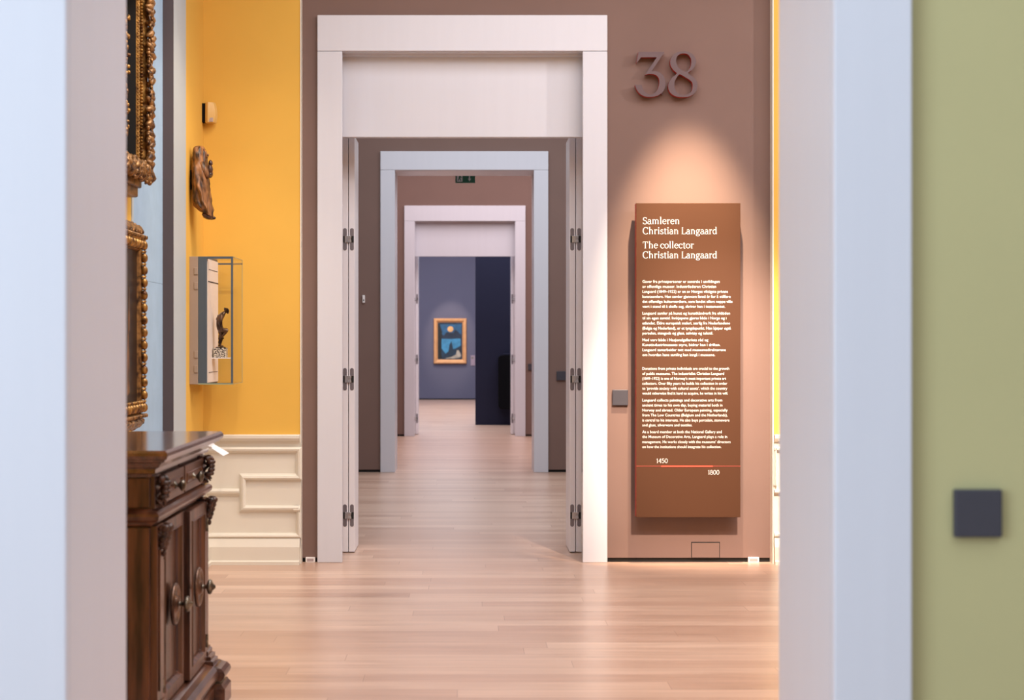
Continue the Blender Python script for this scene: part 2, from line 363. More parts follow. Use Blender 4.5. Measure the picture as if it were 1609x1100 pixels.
# ---------------------------------------------------------------- doorways
def door(n, d, b_, il, ir, transom, inner_off=0, top=3.275):
    r = thing('door_%d' % n, (0, d, 0), kind='structure')
    ol, orr, ot = il-.16, ir+.158, 3.51
    c = MB(); t = .03
    c.box(ol, il, d-t, d, 0, top+.003); c.box(ir, orr, d-t, d, 0, top+.003)
    c.box(ol, orr, d-t-.001, d, top+.0045, ot)
    c.build('casing', M['white'], r, bevel=.004)
    # lining boards
    L = MB(); lo = .045 if transom else .0
    L.box(OL-.02, il-lo, d, b_, 0, OT); L.box(ir+lo, OR_+.02, d, b_, 0, OT); L.box(il-lo, ir+lo, d, b_, top+.001, OT+.02)
    L.build('lining', M['white'], r)
    if transom:
        T = MB(); T.box(il-.03, ir+.03, d+.10, d+.16, 2.744, top+.01); T.build('transom', M['white'], r, bevel=.002)
        T = MB(); T.box(il-.03, ir+.03, d+.05, d+.10, top-.012, top+.01); T.build('head_stop', M['white'], r)
        mk = lambda xa, xb: MB().box(xa, xb, b_, b_+.39, .006, 2.80)
        for s, xf in ((-1, il), (1, ir)):
            # X of leaf faces, from the passage outwards
            fB = (-.753 if s < 0 else .690); w_ = .0395
            a0, a1 = sorted((fB, fB+s*w_)); b0, b1 = sorted((fB+s*(w_+.004), fB+s*(2*w_+.004)))
            lfB = mk(a0, a1).build('leaf', M['leaf'], r, bevel=.002)
            lfA = mk(b0, b1).build('leaf', M['leaf'], r, bevel=.002)
            MB().box(a0+.003, a1-.003, b_+.02, b_+.37, .0, .006).build('door_seal', M['black'], lfB)
            xc = fB+s*(w_+.002)
            for hz in (2.105, 1.165, .25):
                for q in (-1, 1):
                    h = MB(); cx = xc+q*.0235; poly = []
                    for k in range(13): a = PI*k/12; poly.append((cx+.0125*math.cos(a), hz+.0625+.0125*math.sin(a)))
                    for k in range(13): a = PI+PI*k/12; poly.append((cx+.0125*math.cos(a), hz-.0625+.0125*math.sin(a)))
                    h.prism(poly, lambda x, z: (x, b_-.002, z), lambda x, z: (x, b_+.001, z))
                    h.build('hinge_plate', M['hinge'], lfB)
                k_ = MB()
                for q in (-1, 1): k_.box(xc+q*.0235-.0125, xc+q*.0235+.0125, b_-.003, b_+.0, hz-.0225, hz+.0225)
                k_.build('hinge_recess', M['black'], lfB)
                p = MB(); p.box(xc-.025, xc+.002, b_-.009, b_-.001, hz-.023, hz+.023); 
                p.box(xc-.002, xc+.02, b_-.011, b_-.001, hz+.008, hz+.023); p.box(xc-.002, xc+.02, b_-.011, b_-.001, hz-.023, hz-.008); p.box(xc+.002, xc+.018, b_-.0085, b_-.001, hz-.008, hz+.008)
                p.build('hinge_arm', M['steel'], lfB, bevel=.001)
    return r
door(1, D0, B0, -.806, .739, False)
door(2, D1, B1, -.798, .743, True)
door(3, D2, B2, -.798+.014, .743-.01, False, top=3.30)
door(4, D3, B3, -.79, .735, True, top=3.27)

# ---------------------------------------------------------------- wall plates, clips, sensors
def plate(x, z, d, label, w_=.1):
    r = thing('wall_plate', (x, d, z), label, 'wall plate')
    MB().box(x-w_/2, x+w_/2, d-.018, d-.004, z-w_/2, z+w_/2).build('cover', M['plate'], r, bevel=.003)
    MB().box(x-w_/2+.008, x+w_/2-.008, d-.004, d, z-w_/2+.008, z+w_/2-.008).build('back_box', M['black'], r)
plate(1.034, 1.058, D0, 'blurred square dark grey wall plate on the green wall at the right edge', .097)
plate(.985, 1.058, D1, 'square dark grey wall plate between the white casing and the text panel')
plate(1.032, 1.055, D2, 'small dark grey wall plate seen through the first doorway, beside the second casing')
plate(.985, 1.055, D3, 'tiny dark wall plate on the farthest brown wall, half hidden by the second casing')
def clip(x0, x1, label):
    X0, X1 = (x0-VX)/244.5, (x1-VX)/244.5
    r = thing('floor_socket', ((X0+X1)/2, D1, 0), label, 'socket')
    MB().box(X0, X1, D1-.018, D1+.011, 0, .033).build('body', M['cardwhite'], r, bevel=.002)
    MB().box(X0+.01, X1-.01, D1-.0195, D1-.018, .008, .025).build('cover', M['lens'], r)
clip(480.5, 495.5, 'small white socket in the black floor gap left of the white door casing')
clip(1175, 1192, 'small white socket in the black floor gap at the right end of the brown wall')
# small white sensor on the second room's wall
p = at(571.5, 470, D2)
r = thing('door_sensor', (p.x, D2, p.z), 'tiny white wall sensor with a dark spot, left of the second white casing', 'sensor')
MB().box(p.x-.014, p.x+.014, D2-.02, D2, p.z-.042, p.z+.042).build('housing', M['cardwhite'], r, bevel=.006)
MB().cyl((p.x, D2-.022, p.z-.012), (p.x, D2-.019, p.z-.012), .008).build('eye', M['blackbox'], r)
# motion sensor in the yellow corner
p = at(328.5, 176, 10.44)
r = thing('motion_sensor', (p.x, YF, p.z), 'small yellow painted motion sensor high in the corner of the yellow walls', 'sensor')
rings = []
for k in range(13):
    t = k/12; z = p.z-.065+.13*t; bulge = .03+.026*math.sin(PI*(.15+.8*t))
    rings.append([Vector((XL+.02, YF-.0, z)), Vector((XL+.022, YF-.055-bulge*.2, z)), Vector((XL+.040, YF-.065-bulge*.3, z)), Vector((XL+.055+bulge*.55, YF-.05-bulge*.3, z)), Vector((XL+.062+bulge*.6, YF-.03, z)), Vector((XL+.05+bulge*.4, YF, z))])
MB().loops(rings).build('housing', M['sensor'], r, bevel=.003)
MB().box(XL+.043, XL+.073, YF-.076, YF-.066, p.z-.062, p.z-.034).build('lens', M['lens'], r, bevel=.003)
MB().box(XL, XL+.021, YF-.05, YF, p.z-.06, p.z+.06).build('bracket', M['blackbox'], r)

# ---------------------------------------------------------------- room number 38
def catmull(pts, closed=True, n=6):
    out = []; N = len(pts)
    for i in range(N):
        p0, p1, p2, p3 = pts[(i-1) % N], pts[i], pts[(i+1) % N], pts[(i+2) % N]
        for k in range(n):
            t = k/n
            out.append(tuple(.5*((2*b)+(-a+c)*t+(2*a-5*b+4*c-d)*t*t+(-a+3*b-3*c+d)*t**3) for a, b, c, d in zip(p0, p1, p2, p3)))
    return out
def digit(name, outlines, parent, shade, depth):
    cu = bpy.data.curves.new(name, 'CURVE'); cu.dimensions = '2D'; cu.fill_mode = 'BOTH'
    cu.extrude = depth/2
    for pl in outlines:
        sp = cu.splines.new('POLY'); sp.points.add(len(pl)-1); sp.use_cyclic_u = True
        for i, q in enumerate(pl): sp.points[i].co = (q[0], q[1], 0, 1)
    tmp = bpy.data.objects.new('tmp', cu); me = bpy.data.meshes.new_from_object(tmp); bpy.data.objects.remove(tmp); bpy.data.curves.remove(cu)
    me.transform(Matrix.Rotation(PI/2, 4, 'X')); me.name = name
    me.materials.clear(); me.materials.append(shade); me.materials.append(M['red'])
    for f in me.polygons: f.material_index = 0 if abs(f.normal.y) > .5 else 1
    o = bpy.data.objects.new(name, me); COL.objects.link(o); return o
FD = D1-.055
def q2(pts): return [(990+x/9.1667, 60+y/9.1667) for x, y in pts]
def toW(pts, d): return [((x-VX)*d/FPX, EYE-(y-VY)*d/FPX) for x, y in pts]
three_a = [(120,197),(497,197),(312,474)]
bowl_o = [(312,474),(345,473),(395,481),(440,500),(478,536),(500,582),(511,640),(507,700),(488,752),(455,792),(400,827),(340,843),(270,848),(210,838),(160,815),(120,778),(92,733),(75,690),(72,672)]
bowl_i = [(168,672),(173,703),(190,742),(215,775),(250,800),(292,813),(335,803),(375,773),(400,732),(415,685),(422,635),(418,590),(402,556),(375,532),(338,518),(290,513),(250,518),(215,530)]
three = three_a+bowl_o[1:]+bowl_i+[(385,275),(160,275),(95,358),(93,345)]
eight_o = catmull([(765,187),(690,200),(625,240),(587,300),(578,352),(592,408),(628,462),(672,508),(610,565),(565,630),(550,690),(560,750),(600,805),(670,840),(760,850),(850,840),(920,800),(960,745),(972,680),(960,620),(925,573),(880,540),(838,497),(890,460),(930,410),(949,350),(945,300),(915,245),(860,203),(810,190)])
eight_t = catmull([(765,220),(700,240),(668,290),(665,350),(690,410),(740,455),(790,480),(820,478),(850,448),(873,400),(882,340),(875,290),(845,245),(810,225)])
eight_b = catmull([(715,522),(670,570),(642,630),(640,700),(660,760),(700,800),(765,818),(830,808),(880,770),(900,710),(898,650),(870,610),(800,565)])
d3o = digit('room_digit', [toW(q2(three), FD)], None, M['digit'], .045); d3o.location = (0, FD+.0225, 0)
tag(d3o, 'large brown numeral 3 with red edges, left digit of the room number', 'digit', 'room number digits')
d8o = digit('room_digit', [toW(q2(eight_o), FD), toW(q2(eight_t), FD), toW(q2(eight_b), FD)], None, M['digit'], .045); d8o.location = (0, FD+.0225, 0)
tag(d8o, 'large brown numeral 8 with red edges, right digit of the room number', 'digit', 'room number digits')
# pegs joining the digits to the wall
for o_, pts in ((d3o, [(1035, 88), (1040, 148)]), (d8o, [(1074, 114.5), (1075, 151)])):
    ORG[o_.name] = Vector(o_.location)
    for x, y in pts:
        q = at(x, y, D1); MB().cyl((q.x, FD+.04, q.z), (q.x, D1, q.z), .006).build('fixing_pin', M['digit'], o_)

# ---------------------------------------------------------------- text panel
PF = D1-.12
def px(x): return (x-VX)*PF/FPX
def pz(y): return EYE-(y-VY)*PF/FPX
SX0, SX1, SZ0, SZ1 = px(999.5), px(1163.5), pz(813), pz(319)
tp = thing('text_panel', ((SX0+SX1)/2, D1, SZ0), 'tall brown wall panel with white writing lit by a warm spotlight', 'information panel')
MB().box(SX0, SX1, PF, D1-.05, SZ0, SZ1).build('board', M['panel'], tp, bevel=.002)
tag(MB().box(SX0-.001, SX0+.0, PF+.004, D1-.052, SZ0+.004, SZ1-.004).build('board_edge', M['red'], tp), 'dark red left edge')
MB().box(SX0+.03, SX1-.03, D1-.05, D1, SZ0+.03, SZ1-.03).build('mounting', M['black'], tp)

# a small serif alphabet drawn with a broad pen (x-height .46, cap .68)
def arc(cx, cy, rx, ry, a0, a1, n=14): return [(cx+rx*math.cos(math.radians(a0+(a1-a0)*i/n)), cy+ry*math.sin(math.radians(a0+(a1-a0)*i/n))) for i in range(n+1)]
TH, TN = .078, .034
def serif(x, y, wl=.07, wr=.07): return ('r', x-wl, x+wr, y, y+.032)
def stem(x, y0, y1): return ('r', x-TH/2, x+TH/2, y0, y1)
XH, CP, AS = .47, .68, .72
G = {
 'S': (.50, [arc(.25,.51,.16,.155,35,180)+arc(.25,.51,.16,.155,180,270,5)[1:]+arc(.25,.175,.18,.17,90,-0,6)[1:]+arc(.25,.175,.18,.175,0,-150,10)[1:], ('r',.39,.425,.5,.66), ('r',.055,.09,.02,.18)]),
 'C': (.62, [arc(.34,.34,.27,.34,42,318,22), ('r',.535,.57,.5,.67)]),
 'L': (.54, [stem(.15,0,CP), serif(.15,CP-.032), ('r',.06,.5,0,.034), ('r',.465,.5,0,.18)]),
 'T': (.60, [stem(.30,0,CP), serif(.30,0,.09,.09), ('r',.04,.56,CP-.036,CP), ('r',.04,.075,.5,CP), ('r',.525,.56,.5,CP)]),
 'a': (.44, [arc(.20,.34,.125,.115,160,0,10), stem(.325,.05,.36), arc(.17,.13,.12,.125,70,300,12), [(.20,.26),(.325,.285)], [(.215,.01),(.285,.05),(.32,.11)], ('r',.325,.42,0,.035)]),
 'm': (.80, [stem(.13,0,XH), serif(.13,0), ('r',.05,.13,XH-.04,XH), arc(.26,.32,.125,.13,165,0,9), stem(.385,0,.33), serif(.385,0), arc(.52,.32,.13,.13,165,0,9), stem(.65,0,.33), serif(.65,0)]),
 'n': (.55, [stem(.13,0,XH), serif(.13,0), ('r',.05,.13,XH-.04,XH), arc(.27,.32,.135,.13,165,0,9), stem(.405,0,.33), serif(.405,0)]),
 'l': (.27, [stem(.13,0,AS), serif(.13,0), ('r',.05,.13,AS-.04,AS)]),
 'e': (.45, [arc(.235,.235,.175,.22,5,320,20), [(.06,.255),(.40,.255)]]),
 'r': (.38, [stem(.13,0,XH), serif(.13,0,.07,.09), ('r',.05,.13,XH-.04,XH), arc(.28,.30,.13,.15,165,60,6), ('r',.29,.36,.38,.455)]),
 'h': (.55, [stem(.13,0,AS), serif(.13,0), ('r',.05,.13,AS-.04,AS), arc(.27,.32,.135,.13,165,0,9), stem(.405,0,.33), serif(.405,0)]),
 'i': (.27, [stem(.13,0,XH), serif(.13,0), ('r',.05,.13,XH-.04,XH), ('r',.08,.18,.58,.68)]),
 's': (.38, [arc(.19,.345,.11,.105,35,270,12)+arc(.19,.125,.13,.115,90,-150,12)[1:], ('r',.28,.31,.35,.45), ('r',.045,.075,.02,.12)]),
 't': (.32, [stem(.14,.08,.58), ('r',.03,.29,XH-.038,XH), arc(.22,.09,.08,.085,180,310,7)]),
 'g': (.47, [arc(.21,.32,.14,.135,0,360,18), arc(.22,-.08,.17,.095,0,360,18), [(.13,.2),(.09,.12),(.14,.06),(.30,.03),(.38,-.03)], ('r',.32,.46,.42,.465)]),
 'd': (.54, [stem(.39,0,AS), ('r',.30,.39,AS-.04,AS), ('r',.39,.48,0,.035), arc(.23,.235,.17,.22,50,320,18)]),
 'o': (.48, [arc(.24,.235,.185,.22,0,360,24)]),
 'c': (.42, [arc(.23,.235,.175,.22,50,318,18), ('r',.32,.40,.33,.41)]),
 ' ': (.22, []),
 '1': (.36, [stem(.20,0,.66), serif(.20,0,.10,.10), [(.20,.62),(.08,.56)]]),
 '4': (.52, [stem(.36,0,.66), serif(.36,0,.08,.08), [(.36,.66),(.04,.2)], [(.04,.2),(.50,.2)]]),
 '5': (.48, [('r',.10,.40,.60,.66), [(.12,.62),(.10,.36)], arc(.22,.22,.18,.2,125,-150,16)]),
 '0': (.54, [arc(.27,.33,.20,.31,0,360,24)]),
 '8': (.52, [arc(.26,.49,.15,.15,0,360,20), arc(.26,.18,.19,.17,0,360,20)]),
}
def stroke(mb, pts, put):
    n = len(pts)
    if n < 2: return
    L, R = [], []
    for i, p_ in enumerate(pts):
        a = pts[max(i-1, 0)]; c = pts[min(i+1, n-1)]
        if math.dist(pts[0], pts[-1]) < 1e-6 and i in (0, n-1): a = pts[-2]; c = pts[1]
        dx, dy = c[0]-a[0], c[1]-a[1]; l = math.hypot(dx, dy) or 1; dx /= l; dy /= l
        wd = (TN+(TH-TN)*abs(dy)**1.5)/2
        L.append((p_[0]-dy*wd, p_[1]+dx*wd)); R.append((p_[0]+dy*wd, p_[1]-dx*wd))
    A = [mb.bm.verts.new(put(*q)) for q in L]; B = [mb.bm.verts.new(put(*q)) for q in R]
    for i in range(n-1): mb.bm.faces.new((A[i], B[i], B[i+1], A[i+1]))
def serif_line(mb, text, x0p, x1p, basep, capp, y):
    adv = sum(G[c][0] for c in text); sx = (px(x1p)-px(x0p))/adv; sz = capp*PF/FPX/.68; X = px(x0p); Z = pz(basep)
    for ch in text:
        wd, parts = G[ch]
        put = lambda u, v, X=X: (X+u*sx, y, Z+v*sz)
        for s_ in parts:
            if s_[0] == 'r':
                _, a, b, c, d = s_; mb.bm.faces.new([mb.bm.verts.new(put(*q)) for q in ((a, c), (b, c), (b, d), (a, d))])
            else: stroke(mb, s_, put)
        X += wd*sx
hd = MB(); ty = PF-.0012
serif_line(hd, 'Samleren', 1009.5, 1068.5, 352.2, 10.7, ty)
hd.build('norwegian_heading', M['text'], tp, recalc=False); hd = MB()
serif_line(hd, 'Christian Langaard', 1009.5, 1127.5, 368, 10.7, ty)
hd.build('norwegian_heading', M['text'], tp, recalc=False); hd = MB()
serif_line(hd, 'The collector', 1009.5, 1090.5, 390.3, 10.7, ty)
serif_line(hd, 'Christian Langaard', 1009.5, 1127.5, 405.9, 10.7, ty)
hd.build('english_heading', M['text'], tp, recalc=False)
hd = MB(); serif_line(hd, '1450', 1031, 1049.4, 727.6, 7.2, ty); hd.build('start_date', M['text'], tp, recalc=False); hd = MB(); serif_line(hd, '1800', 1112, 1130.6, 745.7, 7.2, ty)
hd.build('end_date', M['text'], tp, recalc=False)
MB().box(SX0, SX1, PF-.001, PF, pz(732.8), pz(732.1)).build('timeline', M['redthin'], tp)
tag(MB().box(px(1038.9), px(1120), PF-.0016, PF, pz(733.8), pz(731.6)).build('timeline_period', M['redline'], tp), 'thick red stretch of the timeline')

def sans_block(name, lines, x0):
    bm = bmesh.new()
    for text, base_, x1 in lines:
        cu = bpy.data.curves.new('t', 'FONT'); cu.body = text; cu.size = .0248; cu.offset = .00005; cu.resolution_u = 2
        tmp = bpy.data.objects.new('tmp', cu); me = bpy.data.meshes.new_from_object(tmp)
        bpy.data.objects.remove(tmp); bpy.data.curves.remove(cu)
        xs = [v.co.x for v in me.vertices]; k = (px(x1)-px(x0))/(max(xs)-min(xs))
        me.transform(Matrix.Translation((px(x0), ty, pz(base_))) @ Matrix.Rotation(PI/2, 4, 'X') @ Matrix.Diagonal((k, 1, 1, 1)) @ Matrix.Translation((-min(xs), 0, 0)))
        bm.from_mesh(me); bpy.data.meshes.remove(me)
    b = MB(); b.bm.free(); b.bm = bm
    return b.build(name, M['text'], tp, recalc=False)
no = [('Gaver fra privatpersoner er sentrale i utviklingen',444.4,1028),('av offentlige museer. Industrilederen Christian',452.3,983),('Langaard (1849–1922) er en av Norges viktigste private',460.2,1130),
 ('kunstsamlere. Han samler gjennom femti år for å «tilføre',468,1163),('det offentlige kulturverdier», som landet ellers neppe ville',475.9,1185),('vært i stand til å skaffe seg, skriver han i testamentet.',483.7,1095),
 ('Langaard samler på kunst og kunsthåndverk fra oldtiden',494.3,1155),('til sin egen samtid. Innkjøpene gjøres både i Norge og i',501.9,1110),('utlandet. Eldre europeisk maleri, særlig fra Nederlandene',509.8,1155),
 ('(Belgia og Nederland), er et tyngdepunkt. Han kjøper også',517.7,1165),('porselen, stengods og glass, sølvtøy og tekstil.',525.6,945),
 ('Med verv både i Nasjonalgalleriets råd og',536.2,887),('Kunstindustrimuseets styre, bidrar han i driften.',543.9,1035),('Langaard samarbeider tett med museumsdirektørene',551.8,1103),('om hvordan hans samling kan inngå i museene.',559.5,970)]
for q_ in (no[:6], no[6:11], no[11:]): sans_block('norwegian_paragraph', [(t, b, 1000+r_/7.859) for t, b, r_ in q_], 1009.5)
en = [('Donations from private individuals are crucial to the growth',581.2,843),('of public museums. The industrialist Christian Langaard',589,797),('(1849–1922) is one of Norway’s most important private art',596.8,815),
 ('collectors. Over fifty years he builds his collection in order',604.6,825),('to ‘provide society with cultural assets’, which the country',612.3,825),('would otherwise find it hard to acquire, he writes in his will.',620.1,832),
 ('Langaard collects paintings and decorative arts from',630.8,780),('ancient times to his own day, buying material both in',638.6,782),('Norway and abroad. Older European painting, especially',646.5,829),
 ('from The Low Countries (Belgium and the Netherlands),',654.3,828),('is central to his interests. He also buys porcelain, stoneware',662.3,845),('and glass, silverware and textiles.',670,508),
 ('As a board member at both the National Gallery and',680.6,775),('the Museum of Decorative Arts, Langaard plays a role in',688.3,825),('management. He works closely with the museums’ directors',696.3,855),('on how the institutions should integrate his collection.',704.1,772)]
for q_ in (en[:6], en[6:12], en[12:]): sans_block('english_paragraph', [(t, b, 1000+r_/5.788) for t, b, r_ in q_], 1009.3)

# ---------------------------------------------------------------- sideboard cabinet
CX0, CXF, CY0, CY1 = -1.612, -1.04, 5.43, 6.50
cb = thing('cabinet', (-1.33, 5.96, 0), 'antique carved dark walnut sideboard with knobbed doors and drawers behind the left jamb', 'cabinet')
def rings(mb, lv, y0=CY0, y1=CY1, xf=CXF, x0=CX0, ky=1.0):
    mb.loops([[Vector((x0, y0-o*ky, z)), Vector((xf+o, y0-o*ky, z)), Vector((xf+o, y1+o*ky, z)), Vector((x0, y1+o*ky, z))] for z, o in lv])
b = MB(); b.box(CX0, CXF-.012, CY0+.012, CY1-.012, .14, .985)
b.build('carcass', M['walnut'], cb)
M['top'] = mat('polished_walnut', S(104, 66, 48), .16, nscale=5, stretch=(6, .6, 6), col2=S(62, 34, 24), coat=.9, spec=.8)
b = MB(); rings(b, [(.962, .0), (.972, .006), (.976, .018), (.990, .020), (.998, .034), (1.012, .044), (1.016, .056), (1.022, .058), (1.026, .066), (1.036, .070), (1.046, .068), (1.054, .060)], ky=1.15)
b.build('top', M['top'], cb)
b = MB(); rings(b, [(.800, .0), (.806, .010), (.812, .012), (.816, .022), (.824, .030), (.834, .033), (.843, .030), (.850, .02), (.852, .010), (.858, .0)])
b.build('waist_moulding', M['walnut_h'], cb)
b = MB(); rings(b, [(.0, .062), (.066, .062), (.074, .05), (.082, .048), (.086, .03), (.088, .035), (.09, .056), (.102, .074), (.120, .080), (.138, .074), (.150, .056), (.154, .034), (.160, .02), (.166, .0)])
for (a, c) in ((5.40, 5.56), (6.40, 6.535)):
    for lv in ([(.0, .104), (.064, .104), (.074, .094), (.082, .09)], [(.09, .06), (.094, .088), (.106, .100), (.118, .104), (.130, .100), (.142, .088), (.148, .07)], [(.150, .055), (.166, .055), (.170, .045), (.184, .045), (.188, .034), (.203, .034), (.206, .028), (.214, .026)]):
        b.loops([[Vector((CXF-.05, a-o*.45+.03, z)), Vector((CXF+o, a-o*.45+.03, z)), Vector((CXF+o, c+o*.45-.03, z)), Vector((CXF-.05, c+o*.45-.03, z))] for z, o in lv])
b.build('plinth', M['walnut_h'], cb)
for (a, c) in ((5.44, 5.54), (6.415, 6.495)):
    b = MB(); b.box(CXF-.012, CXF+.02, a, c, .2, .80); b.box(CXF-.012, CXF+.012, a, c, .855, .965)
    b.box(CXF+.02, CXF+.026, a+.02, c-.02, .25, .72, bevel=.002)
    b.build('pilaster', M['walnut'], cb, bevel=.003)
    # carved bracket beside the drawers and carved capital under the waist
    b = MB(); yc = (a+c)/2
    for k in range(7):
        t = k/6; z = .955-.09*t; ox = CXF+.024+.016*math.sin(PI*t*1.2)+.012*(1-t)
        for s_ in (-1, 0, 1): b.ball((ox-abs(s_)*.006, yc+s_*.022, z), (.011+.004*math.sin(k*2), .012, .010), sub=2)
    for s_ in (-1, 1):
        pts = [(CXF+.022+.014*math.sin(u*.9), yc+s_*.03*math.cos(u*.45), .96-.012*u) for u in [i*.5 for i in range(17)]]
        b.tube(pts, [.008-.0003*i for i in range(17)], 8)
    pts = [(CXF+.028+.016*math.cos(u), yc, .945+.016*math.sin(u)) for u in [i*.4 for i in range(14)]]; b.tube(pts, [.009-.0004*i for i in range(14)], 8)
    pts = [(CXF+.024+.012*math.cos(u), yc, .872+.012*math.sin(u)) for u in [i*.4 for i in range(14)]]; b.tube(pts, [.008-.0004*i for i in range(14)], 8)
    b.build('carved_bracket', M['carved'], cb, smooth=True)
    b = MB()
    for row in range(4):
        for s_ in (-1.5, -.5, .5, 1.5):
            z = .79-.018*row; yy_ = yc+s_*.024*(1-.12*row)
            b.ball((CXF+.044-.005*row+.008*math.cos(s_), yy_, z), (.013, .011, .014), Matrix.Rotation(.5, 4, 'Y'), sub=2)
    for s_ in (-1, 1): b.tube([(CXF+.035+.013*math.cos(u), yc+s_*.036, .785+.013*math.sin(u)) for u in [i*.45 for i in range(13)]], [.008-.0004*i for i in range(13)], 8)
    b.ball((CXF+.036, yc, .728), (.010, .014, .016)); b.ball((CXF+.033, yc, .704), (.008, .009, .012))
    b.build('carved_capital', M['carved'], cb, smooth=True)
def framed(y0, y1, z0, z1, xf, name, mats, drawer=False):
    b = MB(); st = .035 if drawer else .05; t = .014
    b.box(xf-.03, xf-.004, y0, y1, z0, z1)
    for (a, c, e, f) in ((y0, y0+st, z0, z1), (y1-st, y1, z0, z1), (y0+st, y1-st, z0, z0+st*.8), (y0+st, y1-st, z1-st*.8, z1)):
        b.box(xf-.006, xf+t, a, c, e, f)
    # bevelled inner moulding and raised field
    i0, i1, j0, j1 = y0+st, y1-st, z0+st*.8, z1-st*.8
    b.loops([[Vector((x, i0+o, j0+o)), Vector((x, i1-o, j0+o)), Vector((x, i1-o, j1-o)), Vector((x, i0+o, j1-o))] for x, o in ((xf+t-.001, -.001), (xf+t+.004, .003), (xf+.004, .014), (xf-.004, .016))], caps=False)
    if drawer:
        b.loops([[Vector((x, i0+o, j0+o)), Vector((x, i1-o, j0+o)), Vector((x, i1-o, j1-o)), Vector((x, i0+o, j1-o))] for x, o in ((xf-.004, .016), (xf+.012, .034), (xf+.0125, .036))])
    return b.build(name, mats, cb, bevel=.0015)
dr = [framed(5.56, 5.975, .862, .958, CXF+.002, 'drawer', M['walnut_h'], True), framed(6.0, 6.405, .862, .958, CXF+.002, 'drawer', M['walnut_h'], True)]
dk = [framed(5.555, 5.985, .172, .795, CXF, 'door', M['walnut']), framed(6.02, 6.405, .172, .79, CXF+.016, 'door', M['walnut'])]
for o_, yk in zip(dr, (5.80, 6.19)):
    MB().lathe([(0, .018), (.006, .016), (.010, .007), (.018, .007), (.022, .014), (.028, .021), (.034, .021), (.040, .015), (.044, .005)], (CXF+.010, yk, .904), (1, 0, 0)).build('knob', M['pewter'], o_, smooth=True)
for o_, yk, xo in zip(dk, (5.80, 6.21), (0, .016)):
    MB().lathe([(-.004, .074), (.004, .074), (.009, .068), (.008, .062), (.003, .054), (.002, .036), (.006, .030), (.013, .026), (.016, .018), (.016, .002)], (CXF+xo+.014, yk, .487), (1, 0, 0), 40).build('escutcheon', M['escutcheon'], o_, smooth=True)
    MB().lathe([(.01, .013), (.016, .008), (.030, .008), (.034, .018), (.038, .027), (.044, .029), (.050, .025), (.054, .014), (.060, .009), (.064, .005), (.065, .001)], (CXF+xo+.014, yk, .487), (1, 0, 0)).build('knob', M['pewter'], o_, smooth=True)
    for z in (.25, .70): MB().cyl((CXF+xo+.016, o_.data.vertices[0].co.y*0+(5.565 if yk < 6 else 6.398), z-.025), (CXF+xo+.016, 5.565 if yk < 6 else 6.398, z+.025), .006).build('hinge', M['pewter'], o_)
# end panels facing the camera
for z0, z1 in ((.862, .958), (.175, .795)):
    b = MB(); y = CY0+.012
    for (a, c, e, f) in ((CX0, CX0+.07, z0, z1), (CXF-.075, CXF-.004, z0, z1), (CX0+.07, CXF-.075, z0, z0+.022 if z1 > .9 else z0+.06), (CX0+.07, CXF-.075, z1-.022 if z1 > .9 else z1-.06, z1)):
        b.box(a, c, y-.014, y+.002, e, f)
    q = .022 if z1 > .9 else .06
    b.loops([[Vector((CX0+.07+o, yy_, z0+q+o)), Vector((CXF-.075-o, yy_, z0+q+o)), Vector((CXF-.075-o, yy_, z1-q-o)), Vector((CX0+.07+o, yy_, z1-q-o))] for yy_, o in ((y-.013, -.001), (y-.018, .003), (y-.003, .014), (y-.003, .016))], caps=False)
    b.build('end_panel', M['walnut'], cb, bevel=.0015)
for yq in (CY0+.06, CY1-.06):
    MB().box(CX0, CX0+.08, yq-.05, yq+.05, 0, .14).build('rear_foot', M['walnut'], cb)

# little label card held beside the cabinet
d_ = 6.60
c0, c1, c2, c3 = at(331, 703.6, d_), at(351, 716.4, d_), at(360, 711.8, d_+.05), at(336.4, 698, d_+.05)
lc = thing('label_card', c0, 'tiny tilted white label card beside the far top corner of the cabinet', 'label')
n_ = (c1-c0).cross(c3-c0).normalized()*.002
b = MB(); b.loops([[c0, c1, c2, c3], [c0-n_, c1-n_, c2-n_, c3-n_]]); b.build('card', M['cardwhite'], lc)
b = MB(); s_ = 1 if n_.z > 0 else -1
for v0, a0, a1 in ((.35, .2, .5), (.62, .2, .8)):
    f = lambda u, v: c0+(c1-c0)*u+(c3-c0)*v+n_*.3*s_
    b.bm.faces.new([b.bm.verts.new(f(u, v)) for u, v in ((a0, v0), (a1, v0), (a1, v0+.1), (a0, v0+.1))])
b.build('print', M['ink'], lc)
MB().tube([c0+Vector((.004, .004, -.001)), Vector((CXF+.012, 6.527, c0.z+.001))], .0025).build('holder', M['steel'], lc)

# ---------------------------------------------------------------- gilded pictures on the yellow side wall
def framesweep(mb, y0, y1, z0, z1, prof):    # prof: (inset, x)
    mb.loops([[Vector((x, y0+a, z0+a)), Vector((x, y1-a, z0+a)), Vector((x, y1-a, z1-a)), Vector((x, y0+a, z1-a))] for a, x in prof], caps=False)
def along(y0, y1, z0, z1, inset, step):
    y0 += inset; y1 -= inset; z0 += inset; z1 -= inset; out = []
    for (a, b_) in (((y0, z0), (y1, z0)), ((y1, z0), (y1, z1)), ((y1, z1), (y0, z1)), ((y0, z1), (y0, z0))):
        L_ = math.dist(a, b_); n = max(1, round(L_/step))
        for k in range(n):
            t = k/n; out.append((a[0]+(b_[0]-a[0])*t, a[1]+(b_[1]-a[1])*t, math.atan2(b_[1]-a[1], b_[0]-a[0])))
    return out
